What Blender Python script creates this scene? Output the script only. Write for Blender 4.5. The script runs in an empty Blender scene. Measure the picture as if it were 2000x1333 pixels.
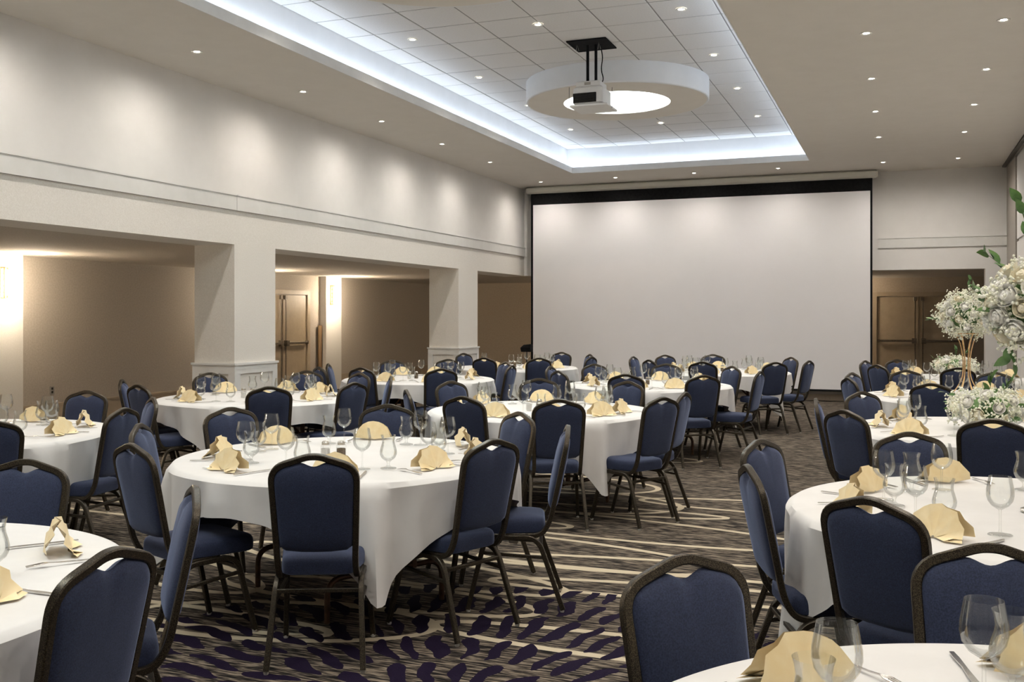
import bpy, math, random
from mathutils import Vector, Matrix
random.seed(7)
S = bpy.context.scene
C = S.collection
PI = math.pi

# ------------------------------------------------------------------ camera, world, exposure
cd = bpy.data.cameras.new('camera'); cam = bpy.data.objects.new('camera', cd); C.objects.link(cam)
cam.location = (0, 0, 1.52); cam.rotation_euler = (PI/2, 0, math.radians(21.3))
cd.sensor_width = 36; cd.lens = 1943/2000*36; cd.shift_y = -47.5/2000; cd.clip_end = 100
S.camera = cam
W = bpy.data.worlds.new('world'); S.world = W; W.use_nodes = True
W.node_tree.nodes['Background'].inputs[0].default_value = (.05, .05, .05, 1)
W.node_tree.nodes['Background'].inputs[1].default_value = 0.2
S.view_settings.view_transform = 'Standard'; S.view_settings.look = 'None'
S.view_settings.gamma = 1; S.view_settings.use_curve_mapping = False
S.view_settings.exposure = 1.1
S.cycles.max_bounces = 6; S.cycles.diffuse_bounces = 4; S.cycles.glossy_bounces = 3; S.cycles.transparent_max_bounces = 20; S.cycles.adaptive_threshold = .08; S.cycles.adaptive_min_samples = 16; S.cycles.use_light_tree = False
S.cycles.caustics_reflective = False; S.cycles.caustics_refractive = False
S.cycles.sample_clamp_indirect = 4.0

DOWN_W = 28.0          # each downlight
DOWN_COL = (1.0, .93, .85)
COVE_E = 6.0           # cove strip emission
COVE_COL = (.72, .84, 1.0)
RING_E = 5.5
SCONCE_E = 5.0

# ------------------------------------------------------------------ materials
MATS = {}
def nmat(name, col=(.8,.8,.8), rough=.6, metal=0, emit=None, es=0, sheen=0, spec=None, trans=0):
    m = bpy.data.materials.new(name); m.use_nodes = True
    b = m.node_tree.nodes['Principled BSDF']
    b.inputs['Base Color'].default_value = (*col, 1); b.inputs['Roughness'].default_value = rough
    b.inputs['Metallic'].default_value = metal
    if spec is not None: b.inputs['Specular IOR Level'].default_value = spec
    if sheen: b.inputs['Sheen Weight'].default_value = sheen; b.inputs['Sheen Roughness'].default_value = .4
    if emit: b.inputs['Emission Color'].default_value = (*emit, 1); b.inputs['Emission Strength'].default_value = es
    if trans: b.inputs['Transmission Weight'].default_value = trans
    MATS[name] = m
    return m
def nd(m, t, **k):
    n = m.node_tree.nodes.new(t)
    for a, v in k.items(): setattr(n, a, v)
    return n
def lk(m, a, b): m.node_tree.links.new(a, b)
def bsdf(m): return m.node_tree.nodes['Principled BSDF']
def noise_col(m, c1, c2, scale, detail=3, lo=.35, hi=.65, stretch=None, coord='Object', rough=.6):
    tc = nd(m, 'ShaderNodeTexCoord'); n = nd(m, 'ShaderNodeTexNoise'); r = nd(m, 'ShaderNodeValToRGB')
    n.inputs['Scale'].default_value = scale; n.inputs['Detail'].default_value = detail; n.inputs['Roughness'].default_value = rough
    src = tc.outputs[coord]
    if stretch:
        mp = nd(m, 'ShaderNodeMapping'); mp.inputs['Scale'].default_value = stretch; lk(m, src, mp.inputs[0]); src = mp.outputs[0]
    lk(m, src, n.inputs['Vector']); lk(m, n.outputs['Fac'], r.inputs[0])
    r.color_ramp.elements[0].position = lo; r.color_ramp.elements[0].color = (*c1, 1)
    r.color_ramp.elements[1].position = hi; r.color_ramp.elements[1].color = (*c2, 1)
    lk(m, r.outputs[0], bsdf(m).inputs['Base Color'])
    return n, r
def bump(m, scale, strength, dist=.01, stretch=None, detail=2):
    tc = nd(m, 'ShaderNodeTexCoord'); n = nd(m, 'ShaderNodeTexNoise'); b = nd(m, 'ShaderNodeBump')
    n.inputs['Scale'].default_value = scale; n.inputs['Detail'].default_value = detail
    b.inputs['Strength'].default_value = strength; b.inputs['Distance'].default_value = dist
    src = tc.outputs['Object']
    if stretch:
        mp = nd(m, 'ShaderNodeMapping'); mp.inputs['Scale'].default_value = stretch; lk(m, src, mp.inputs[0]); src = mp.outputs[0]
    lk(m, src, n.inputs['Vector']); lk(m, n.outputs['Fac'], b.inputs['Height']); lk(m, b.outputs[0], bsdf(m).inputs['Normal'])

m = nmat('wall_paint', (.74,.71,.66), .8); noise_col(m, (.79,.77,.745), (.82,.80,.775), 3)
m = nmat('wall_paper', (.72,.68,.61), .85); noise_col(m, (.77,.73,.67), (.84,.805,.75), 90, 2); bump(m, 120, .35, .004)
m = nmat('trim_white', (.76,.75,.72), .55); noise_col(m, (.74,.73,.70), (.78,.77,.745), 5)
m = nmat('ceiling_paint', (.66,.61,.54), .9); noise_col(m, (.79,.75,.69), (.81,.77,.71), 4)
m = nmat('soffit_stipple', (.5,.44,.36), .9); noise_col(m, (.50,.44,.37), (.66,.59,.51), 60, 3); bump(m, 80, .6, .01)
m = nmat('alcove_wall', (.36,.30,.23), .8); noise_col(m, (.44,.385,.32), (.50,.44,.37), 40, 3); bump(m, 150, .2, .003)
m = nmat('far_wall', (.42,.32,.22), .8); noise_col(m, (.50,.41,.31), (.55,.46,.355), 30, 3)
m = nmat('door_paint', (.40,.31,.20), .5); noise_col(m, (.45,.355,.24), (.50,.40,.275), 6)
m = nmat('door_frame_paint', (.36,.28,.19), .5); noise_col(m, (.43,.34,.235), (.47,.375,.265), 6)
m = nmat('tile', (.74,.72,.70), .85); noise_col(m, (.76,.745,.73), (.80,.79,.78), 60, 3); bump(m, 200, .2, .003)
m = nmat('tile_grid', (.30,.29,.28), .7); noise_col(m, (.28,.27,.26), (.32,.31,.30), 9)
m = nmat('tray_white', (.80,.81,.82), .8); noise_col(m, (.79,.80,.81), (.82,.83,.84), 4)
m = nmat('black', (.008,.008,.009), .8, spec=.15); noise_col(m, (.006,.006,.007), (.012,.012,.013), 20)
m = nmat('screen_white', (.76,.74,.735), .75); noise_col(m, (.845,.83,.84), (.86,.845,.855), 2)
m = nmat('case_white', (.74,.73,.66), .22); noise_col(m, (.73,.72,.65), (.75,.74,.67), 4)
m = nmat('plastic_white', (.78,.77,.75), .35); noise_col(m, (.77,.76,.74), (.79,.78,.76), 10)
m = nmat('cloth', (.82,.80,.76), .8, sheen=.15); noise_col(m, (.71,.695,.675), (.75,.735,.715), 5, 4); bump(m, 500, .08, .001)
m = nmat('napkin', (.90,.72,.40), .8, sheen=.2); noise_col(m, (.90,.72,.40), (.94,.79,.50), 18, 3); bump(m, 400, .1, .001)
m = nmat('fabric', (.03,.045,.11), .85, sheen=.5)
noise_col(m, (.010,.016,.043), (.024,.035,.082), 260, 2); bump(m, 350, .25, .002)
bsdf(m).inputs['Sheen Tint'].default_value = (.45,.55,.85,1)
m = nmat('bronze', (.07,.055,.035), .35, metal=.6)
noise_col(m, (.016,.013,.010), (.125,.10,.066), 420, 2, .42, .70)
m = nmat('glide', (.75,.73,.68), .4); noise_col(m, (.42,.40,.36), (.50,.48,.44), 30)
m = nmat('table_wood', (.20,.12,.07), .6); noise_col(m, (.16,.10,.055), (.24,.15,.09), 12, 4, stretch=(1,8,1))
m = nmat('table_leg', (.10,.05,.03), .4, metal=.3); noise_col(m, (.07,.036,.02), (.13,.065,.035), 30)
m = nmat('steel', (.62,.60,.57), .22, metal=1); noise_col(m, (.58,.56,.53), (.66,.64,.61), 60)
m = nmat('chrome', (.60,.58,.54), .2, metal=1); noise_col(m, (.55,.53,.49), (.64,.62,.58), 25)
m = nmat('gold', (.78,.52,.26), .3, metal=.9); noise_col(m, (.72,.47,.23), (.82,.56,.30), 30)
m = nmat('petal', (.88,.86,.78), .7); noise_col(m, (.92,.90,.82), (.95,.945,.92), 25)
m = nmat('petal_cream', (.88,.80,.60), .7); noise_col(m, (.92,.85,.64), (.95,.91,.79), 22)
m = nmat('gyp', (.86,.84,.68), .8); noise_col(m, (.86,.86,.66), (.95,.945,.88), 30)
m = nmat('leaf', (.07,.17,.05), .45); noise_col(m, (.045,.12,.035), (.14,.27,.07), 14)
m = nmat('stem', (.10,.12,.05), .6); noise_col(m, (.09,.10,.04), (.14,.16,.07), 14)
m = nmat('salt', (.85,.82,.78), .5); noise_col(m, (.8,.77,.72), (.9,.88,.85), 200)
m = nmat('pepper', (.16,.11,.07), .7); noise_col(m, (.07,.05,.035), (.25,.18,.11), 300)
m = nmat('oak', (.26,.16,.08), .5); noise_col(m, (.22,.13,.06), (.30,.19,.10), 8, 4, stretch=(6,6,.6))
m = nmat('dark_metal', (.05,.045,.04), .4, metal=.6); noise_col(m, (.04,.036,.03), (.065,.058,.05), 30)
m = nmat('bar_metal', (.14,.11,.08), .4, metal=.6); noise_col(m, (.11,.09,.065), (.17,.135,.10), 30)
m = nmat('plate_grey', (.36,.33,.29), .5); noise_col(m, (.34,.31,.27), (.38,.35,.31), 20)
m = nmat('lamp_lens', (1,.95,.85), .4, emit=(1,.90,.74), es=28)
m = nmat('cove_led', (1,1,1), .5, emit=COVE_COL, es=COVE_E)
m = nmat('dome_light', (.9,.95,.92), .6, emit=(.93,1,.96), es=RING_E)
m = nmat('sconce_glow', (1,.85,.6), .4, emit=(1,.76,.42), es=SCONCE_E)
m = nmat('sconce_crystal', (.95,.85,.55), .15, emit=(1,.70,.28), es=.9)
def glass(name, tint, extra):
    m = bpy.data.materials.new(name); m.use_nodes = True; MATS[name] = m
    nt = m.node_tree; nt.nodes.remove(nt.nodes['Principled BSDF'])
    out = nt.nodes['Material Output']
    tr = nd(m, 'ShaderNodeBsdfTransparent'); tr.inputs[0].default_value = (*tint, 1)
    gl = nd(m, 'ShaderNodeBsdfGlossy'); gl.inputs['Roughness'].default_value = .03
    lw = nd(m, 'ShaderNodeLayerWeight'); lw.inputs[0].default_value = .28
    mx = nd(m, 'ShaderNodeMixShader'); mt = nd(m, 'ShaderNodeMath', operation='MULTIPLY_ADD')
    mt.inputs[1].default_value = .45; mt.inputs[2].default_value = extra
    lk(m, lw.outputs['Fresnel'], mt.inputs[0]); lk(m, mt.outputs[0], mx.inputs[0])
    lk(m, tr.outputs[0], mx.inputs[1]); lk(m, gl.outputs[0], mx.inputs[2]); lk(m, mx.outputs[0], out.inputs[0])
glass('glass', (.99,.995,.99), .010)

# carpet: streaked ground, cream loops, purple brush dabs round a centre
def carpet():
    m = nmat('carpet', (.1,.09,.08), .95, spec=.1)
    tc = nd(m, 'ShaderNodeTexCoord'); P = tc.outputs['Object']
    def math2(op, a, b=None, c=None, clamp=False):
        n = nd(m, 'ShaderNodeMath', operation=op); n.use_clamp = clamp
        for i, v in enumerate((a, b, c)):
            if v is None: continue
            if isinstance(v, (int, float)): n.inputs[i].default_value = v
            else: lk(m, v, n.inputs[i])
        return n.outputs[0]
    def nz(scale, stretch, detail=2, rot=0):
        mp = nd(m, 'ShaderNodeMapping'); mp.inputs['Scale'].default_value = stretch; mp.inputs['Rotation'].default_value = (0,0,rot)
        lk(m, P, mp.inputs[0]); n = nd(m, 'ShaderNodeTexNoise'); n.inputs['Scale'].default_value = scale
        n.inputs['Detail'].default_value = detail; lk(m, mp.outputs[0], n.inputs['Vector']); return n.outputs['Fac']
    # streaks across the room
    s1 = nz(1.0, (9, 85, 1), 3, math.radians(-6)); s2 = nz(1.0, (2, 22, 1), 2, math.radians(-6))
    st = math2('ADD', math2('MULTIPLY', s1, .75), math2('MULTIPLY', s2, .25))
    rp = nd(m, 'ShaderNodeValToRGB'); lk(m, st, rp.inputs[0])
    e = rp.color_ramp.elements; e[0].position = .43; e[0].color = (.010,.009,.009,1); e[1].position = .58; e[1].color = (.25,.205,.155,1)
    e2 = e.new(.5); e2.color = (.062,.051,.042,1)
    # cream loops
    EL = [(-3.2,8.6,1.22,.48,0),(-2.9,7.83,1.28,.52,0),(-2.7,7.5,1.48,.16,3),(-2.3,6.97,1.85,.36,-6),(-2.6,6.12,1.6,.38,-5),
          (-2.9,6.85,.68,.15,0),(-.75,6.0,1.75,.18,5),(-2.9,5.38,1.2,.26,-9),(-.95,5.45,1.25,.15,6),(-2.7,4.8,.97,.22,0),
          (-2.9,4.22,.8,.30,12),(-1.15,4.45,1.0,.16,0),(-4.2,4.85,.9,.25,-15),(-3.45,4.12,.9,.13,0),(-2.6,10.45,.65,.2,0),
          (-.3,8.15,1.7,.28,2),(-5.2,6.3,1.2,.25,4),(-4.6,2.9,1.1,.22,-8),(-.2,3.2,1.2,.25,8)]
    d = None
    for cx, cy, a, b, rot in EL:
        mp = nd(m, 'ShaderNodeMapping', vector_type='TEXTURE')
        mp.inputs['Location'].default_value = (cx, cy, 0); mp.inputs['Rotation'].default_value = (0,0,math.radians(rot)); mp.inputs['Scale'].default_value = (a, b, 1)
        lk(m, P, mp.inputs[0]); ln = nd(m, 'ShaderNodeVectorMath', operation='LENGTH'); lk(m, mp.outputs[0], ln.inputs[0])
        gs = nd(m, 'ShaderNodeVectorMath', operation='MULTIPLY'); gs.inputs[1].default_value = (1/a, 1/b, 0); lk(m, mp.outputs[0], gs.inputs[0])
        gl = nd(m, 'ShaderNodeVectorMath', operation='LENGTH'); lk(m, gs.outputs[0], gl.inputs[0])
        v = math2('DIVIDE', math2('MULTIPLY', math2('ABSOLUTE', math2('SUBTRACT', ln.outputs['Value'], 1.0)), ln.outputs['Value']), gl.outputs['Value'])
        d = v if d is None else math2('MINIMUM', d, v)
    cream = math2('LESS_THAN', d, .026)
    # purple dabs
    cx, cy = -1.68, 3.40
    mp = nd(m, 'ShaderNodeMapping'); mp.inputs['Location'].default_value = (-cx, -cy, 0); lk(m, P, mp.inputs[0])
    wn = nd(m, 'ShaderNodeTexNoise'); wn.inputs['Scale'].default_value = 3.0; lk(m, mp.outputs[0], wn.inputs['Vector'])
    wv = nd(m, 'ShaderNodeVectorMath', operation='MULTIPLY_ADD'); wv.inputs[1].default_value = (.22,.22,0); lk(m, wn.outputs['Color'], wv.inputs[0]); lk(m, mp.outputs[0], wv.inputs[2])
    sx = nd(m, 'ShaderNodeSeparateXYZ'); lk(m, wv.outputs[0], sx.inputs[0])
    X = math2('SUBTRACT', sx.outputs[0], .11); Y = math2('SUBTRACT', sx.outputs[1], .11)
    R = math2('SQRT', math2('ADD', math2('MULTIPLY', X, X), math2('MULTIPLY', Y, Y)))
    A = math2('ARCTAN2', Y, X)
    def dabs(dr, off, n0):
        rr = math2('ADD', math2('DIVIDE', R, dr), off); ri = math2('FLOOR', rr); rf = math2('SUBTRACT', math2('SUBTRACT', rr, ri), .5)
        nn = math2('ADD', math2('FLOOR', math2('MULTIPLY', ri, n0)), 6)
        t = math2('ADD', math2('MULTIPLY', math2('DIVIDE', A, 2*PI), nn), math2('MULTIPLY', ri, .37))
        tf = math2('SUBTRACT', math2('FRACT', t), .5)
        q = math2('ADD', math2('POWER', math2('ABSOLUTE', math2('MULTIPLY', tf, 3.7)), 2.0), math2('POWER', math2('ABSOLUTE', math2('MULTIPLY', rf, 2.2)), 2.6))
        return math2('LESS_THAN', q, 1.0)
    pu = math2('MULTIPLY', dabs(.35, .2, 16.0), math2('LESS_THAN', R, 1.85))
    def mixc(f, a, col):
        n = nd(m, 'ShaderNodeMix', data_type='RGBA'); lk(m, f, n.inputs['Factor'])
        lk(m, a, n.inputs['A']); n.inputs['B'].default_value = (*col, 1); return n.outputs['Result']
    c = mixc(cream, rp.outputs[0], (.55,.47,.34))
    c = mixc(pu, c, (.012,.007,.022))
    lk(m, c, bsdf(m).inputs['Base Color'])
    bump(m, 160, .5, .004)
carpet()

# ------------------------------------------------------------------ mesh helpers
class MB:
    def __init__(s): s.v = []; s.f = []; s.mi = []
    def add(s, vs, fs, mi=0):
        o = len(s.v); s.v += [tuple(v) for v in vs]; s.f += [tuple(i+o for i in f) for f in fs]; s.mi += [mi]*len(fs); return s
    def box(s, x0, x1, y0, y1, z0, z1, mi=0):
        return s.add([(x0,y0,z0),(x1,y0,z0),(x1,y1,z0),(x0,y1,z0),(x0,y0,z1),(x1,y0,z1),(x1,y1,z1),(x0,y1,z1)],
                     [(0,3,2,1),(4,5,6,7),(0,1,5,4),(1,2,6,5),(2,3,7,6),(3,0,4,7)], mi)
    def bbox(s, x0, x1, y0, y1, z0, z1, b=.005, mi=0):      # chamfered box
        def ring(z, i): return [(x0+i,y0+b,z) if 0 else p for p in ((x0+i+b,y0+i,z),(x1-i-b,y0+i,z),(x1-i,y0+i+b,z),(x1-i,y1-i-b,z),(x1-i-b,y1-i,z),(x0+i+b,y1-i,z),(x0+i,y1-i-b,z),(x0+i,y0+i+b,z))]
        return s.loft([ring(z0,b), ring(z0+b,0), ring(z1-b,0), ring(z1,b)], True, mi)
    def loft(s, rings, cap=True, mi=0, closed=True):
        n = len(rings[0]); vs = [p for r in rings for p in r]; fs = []
        for k in range(len(rings)-1):
            for i in range(n if closed else n-1):
                j = (i+1) % n; fs.append((k*n+i, k*n+j, (k+1)*n+j, (k+1)*n+i))
        if cap: fs.append(tuple(reversed(range(n)))); fs.append(tuple((len(rings)-1)*n+i for i in range(n)))
        return s.add(vs, fs, mi)
    def lathe(s, prof, n=20, mi=0, c=(0,0,0)):
        rings = [[(c[0]+r*math.cos(2*PI*i/n), c[1]+r*math.sin(2*PI*i/n), c[2]+z) for i in range(n)] for r, z in prof]
        return s.loft(rings, False, mi)
    def sweep(s, path, w, h=None, sq=True, n=8, mi=0, taper=None, up=None):
        h = h or w; path = [Vector(p) for p in path]
        if sq:
            c = .28; a, b = w/2, h/2
            prof = [(a,-b+c*b),(a,b-c*b),(a-c*a,b),(-a+c*a,b),(-a,b-c*b),(-a,-b+c*b),(-a+c*a,-b),(a-c*a,-b)]
        else: prof = [(w/2*math.cos(2*PI*i/n), h/2*math.sin(2*PI*i/n)) for i in range(n)]
        T = []
        for i in range(len(path)):
            t = path[min(i+1, len(path)-1)] - path[max(i-1, 0)]; T.append(t.normalized())
        u = Vector(up) if up else (Vector((1,0,0)) if abs(T[0].x) < .8 else Vector((0,1,0)))
        u = (u - T[0]*u.dot(T[0])).normalized(); rings = []
        for i, p in enumerate(path):
            if i:
                q = T[i-1].rotation_difference(T[i]); u = q @ u
                u = (u - T[i]*u.dot(T[i])).normalized()
            v = T[i].cross(u); k = taper(i/(len(path)-1)) if taper else 1
            rings.append([tuple(p + u*(a*k) + v*(b*k)) for a, b in prof])
        return s.loft(rings, True, mi)
    def mesh(s, name, mats, smooth=True):
        me = bpy.data.meshes.new(name); me.from_pydata(s.v, [], s.f); me.update()
        for k in (mats if isinstance(mats, (list, tuple)) else [mats]): me.materials.append(MATS[k])
        for p, i in zip(me.polygons, s.mi): p.material_index = i; p.use_smooth = smooth
        if smooth:
            try: me.set_sharp_from_angle(angle=math.radians(38))
            except Exception: pass
        return me
def fillet(pts, rad, n=5):
    pts = [Vector(p) for p in pts]; out = [pts[0]]
    for i in range(1, len(pts)-1):
        a, b, c = pts[i-1], pts[i], pts[i+1]; r = rad[i-1] if isinstance(rad, (list, tuple)) else rad
        p = b + (a-b).normalized()*min(r, (a-b).length*.49); q = b + (c-b).normalized()*min(r, (c-b).length*.49)
        for k in range(n+1):
            t = k/n; out.append(p*(1-t)**2 + b*2*t*(1-t) + q*t*t)
    out.append(pts[-1]); return out
def ob(name, me, parent=None, loc=(0,0,0), rz=0, rot=None, scale=None):
    o = bpy.data.objects.new(name, me); C.objects.link(o); o.location = loc
    o.rotation_euler = rot if rot else (0,0,rz)
    if scale: o.scale = scale
    if parent: o.parent = parent
    return o
def tag(o, label, cat, group=None, kind=None):
    o['label'] = label; o['category'] = cat
    if group: o['group'] = group
    if kind: o['kind'] = kind
    return o
def struct(name, mb, mat, label=None, smooth=False, parent=None):
    o = ob(name, mb.mesh(name, mat, smooth), parent); 
    if not parent:
        o['kind'] = 'structure'
        if label: o['label'] = label; o['category'] = name.split('_')[0]
    return o
ORD = ['first','second','third','fourth','fifth','sixth','seventh','eighth','ninth','tenth','eleventh']

# ------------------------------------------------------------------ the room
XL, XR, YE, YN = -7.10, 1.75, 18.90, -4.0      # hall
XA, YF = -11.15, 22.8                          # alcove back wall, far corridor wall
ZC, ZB, ZT = 4.10, 2.35, 4.56                  # ceiling, beam underside, tray ceiling
TX0, TX1, TY0, TY1 = -5.49, -1.38, -1.5, 17.05 # tray opening
fl = struct('floor', MB().box(XA, XR+.6, YN, YF, -.1, 0), 'carpet', 'dark streaked carpet with cream loops and purple brush dabs')
# ceiling: four slabs round the tray
cb = MB()
cb.box(XL, TX0, YN, YE+.2, ZC, ZC+.09).box(TX1, XR+.1, YN, YE+.2, ZC, ZC+.09).box(TX0, TX1, TY1, YE+.2, ZC, ZC+.09).box(TX0, TX1, YN, TY0, ZC, ZC+.09)
ceil = struct('ceiling', cb, 'ceiling_paint', 'flat greige ceiling around the lit rectangular tray')
sb = .14
tr = MB()
a0, a1, b0, b1 = TX0-sb, TX1+sb, TY0-sb, TY1+sb
tr.box(a0-.05, a0, b0, b1, ZC+.09, ZT+.05).box(a1, a1+.05, b0, b1, ZC+.09, ZT+.05).box(a0-.05, a1+.05, b1, b1+.05, ZC+.09, ZT+.05).box(a0-.05, a1+.05, b0-.05, b0, ZC+.09, ZT+.05)
tm = tr.mesh('tray_side', 'tray_white', False); ob('tray_side', tm, ceil)
fa = MB()   # white fascia lining the opening
e = .012
fa.box(TX0, TX0+e, TY0, TY1, ZC-.004, ZC+.10).box(TX1-e, TX1, TY0, TY1, ZC-.004, ZC+.10).box(TX0, TX1, TY1-e, TY1, ZC-.004, ZC+.10).box(TX0, TX1, TY0, TY0+e, ZC-.004, ZC+.10)
ob('tray_fascia', fa.mesh('tray_fascia', 'trim_white', False), ceil)
ob('tile_grid', MB().box(a0, a1, b0, b1, ZT+.004, ZT+.05).mesh('tile_grid', 'tile_grid', False), ceil)
tw = .601; xs = [a0, -5.28]; 
while xs[-1]+tw < a1-.05: xs.append(xs[-1]+tw)
xs.append(a1)
ys = [b0]; y = 8.84-17*.61
while y < b1-.05:
    if y > b0+.05: ys.append(y)
    y += .61
ys.append(b1)
TM = {}
for i in range(len(xs)-1):
    for j in range(len(ys)-1):
        if ys[j+1] < 6.2: continue
        w, h = xs[i+1]-xs[i]-.015, ys[j+1]-ys[j]-.018
        k = (round(w,3), round(h,3))
        if k not in TM: TM[k] = MB().bbox(-w/2, w/2, -h/2, h/2, 0, .02, .003).mesh('ceiling_tile', 'tile', False)
        ob('ceiling_tile', TM[k], ceil, ((xs[i]+xs[i+1])/2, (ys[j]+ys[j+1])/2, ZT + random.uniform(-.001, .001)))
ob('ceiling_tile_field', MB().box(a0, a1, b0, ys[[k for k,v in enumerate(ys) if v >= 6.2][0]-1], ZT, ZT+.02).mesh('ctf', 'tile', False), ceil)['kind'] = 'stuff'
# cove light strips on the hidden ledge
def strip(x0, x1, y0, y1, label):
    o = ob('cove_light_strip', None, None, ((x0+x1)/2, (y0+y1)/2, ZC+.09)); cx, cy = (x0+x1)/2, (y0+y1)/2
    ob('channel', MB().box(x0-cx-.006, x1-cx+.006, y0-cy-.006, y1-cy+.006, 0, .006).mesh('channel', 'plastic_white', False), o)
    ob('light_bar', MB().box(x0-cx, x1-cx, y0-cy, y1-cy, .006, .018).mesh('light_bar', 'cove_led', False), o)
    tag(o, label, 'light strip', 'cove light strips')
strip(TX0-.09, TX0-.05, TY0, TY1, 'cool white light strip hidden in the long left cove of the ceiling tray')
strip(TX1+.05, TX1+.09, TY0, TY1, 'cool white light strip hidden in the long right cove of the ceiling tray')
strip(TX0-.04, TX1+.04, TY1+.05, TY1+.09, 'cool white light strip hidden in the far end cove near the screen')
# left wall: upper wall, rail, beam, columns
wl = struct('wall_left', MB().box(XL-.35, XL, YN, YE, 2.74, ZC+.09), 'wall_paint', 'upper left wall washed by downlights')
ob('beam', MB().box(XL-.56, XL-.004, YN, YE+.3, ZB, 2.74).mesh('beam', 'wall_paper', False), wl)
for i, (y0, y1) in enumerate(((YN, 1.2), (1.2, 9.475), (9.475, YE))):
    r = MB().box(XL-.01, XL+.025, y0+.004, y1-.004, 2.74, 2.905).box(XL-.01, XL+.035, y0+.004, y1-.004, 2.905, 2.92)
    ob('rail_board', r.mesh('rail_board', 'trim_white', False), wl)
for i, (y0, y1) in enumerate(((3.2,4.0),(9.46,10.26),(15.67,16.5))):
    co = ob('column', MB().box(XL-.56, XL, y0, y1, 0, ZB).mesh('column', 'wall_paper', False), wl)
    wz = MB(); g = .018
    def frame(mb, ax):   # raised wainscot frame boards on a face
        if ax == 'y':
            x0, x1, f0, f1 = XL-.56-g, XL+g, y0-g, y0
            for (a, b, z0, z1) in ((x0, x1, 0, .22), (x0, x1, .86, .96), (x0, x0+.09, .22, .86), (x1-.09, x1, .22, .86)): mb.box(a, b, f0, f1, z0, z1)
            mb.box(x0-.012, x1+.012, f0-.014, f1, .96, .985)
        else:
            f0, f1 = XL, XL+g
            for (a, b, z0, z1) in ((y0, y1+g, 0, .22), (y0, y1+g, .86, .96), (y0, y0+.09, .22, .86), (y1+g-.09, y1+g, .22, .86)): mb.box(f0, f1, a, b, z0, z1)
            mb.box(f0, f1+.014, y0-.012, y1+g+.012, .96, .985)
    for ax in 'yx':
        q = MB(); frame(q, ax); ob('wainscot', q.mesh('wainscot', 'trim_white', False), wl)
# alcove shell
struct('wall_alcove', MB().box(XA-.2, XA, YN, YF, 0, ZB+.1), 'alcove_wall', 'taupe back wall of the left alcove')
struct('baseboard_alcove', MB().box(XA, XA+.018, YN, YF, 0, .27).box(XA, XA+.028, YN, YF, .27, .30), 'door_frame_paint', 'tall grey baseboard along the alcove wall')
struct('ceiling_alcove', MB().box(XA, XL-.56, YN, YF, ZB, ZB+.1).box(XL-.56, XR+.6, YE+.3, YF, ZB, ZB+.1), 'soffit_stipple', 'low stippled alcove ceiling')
struct('wall_far', MB().box(XA, XR+.6, YF, YF+.2, 0, ZB+.1), 'far_wall', 'brown corridor wall beyond the screen')
def pier(name, y0, y1): struct(name, MB().box(XA, XA+.14, y0, y1, 0, ZB), 'wall_paper', 'pale pier carrying a wall sconce')
pier('wall_pier_1', 9.5, 10.1); pier('wall_pier_2', 17.70, 18.30)
# end wall
we = struct('wall_end', MB().box(XL-.02, XR, YE, YE+.3, ZB, ZC+.09).box(-6.80, -.47, YE, YE+.3, 0, ZB).box(1.37, XR+.6, YE, YE+.3, 0, ZB), 'wall_paint', 'end wall behind the projection screen')
for x0, x1 in ((XL+.02, -6.95), (-.36, XR-.002)):
    ob('rail_board', MB().box(x0, x1, YE-.025, YE, 2.74, 2.905).box(x0, x1, YE-.035, YE, 2.905, 2.92).mesh('rb', 'trim_white', False), we)
struct('baseboard_end', MB().box(-6.80, -.47, YE-.03, YE, 0, .11), 'far_wall', 'brown baseboard under the screen')
# right wall with folding partition
wr = struct('wall_right', MB().box(XR, XR+.2, YN, YE, 0, ZC+.09), 'wall_paint', 'right wall of tall partition panels')
y = 17.5; i = 0
while y > 5:
    pn = MB().box(XR-.03, XR, y-1.19, y, .02, 2.70).box(XR-.03, XR, y-1.19, y, 2.745, ZC-.06)
    ob('partition_panel', pn.mesh('partition_panel', 'wall_paint', False), wr); y -= 1.2
ob('jamb', MB().box(XR-.05, XR, 17.52, YE-.02, .02, ZC-.04).mesh('jamb', 'plate_grey', False), wr)
ob('partition_track', MB().box(XR-.12, XR-.06, YN+.1, YE-.02, ZC-.03, ZC-.002).mesh('track', 'dark_metal', False), wr)
struct('wall_back', MB().box(XA, XR+.2, YN-.2, YN, 0, ZC+.5), 'wall_paint', 'wall behind the camera')

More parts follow.
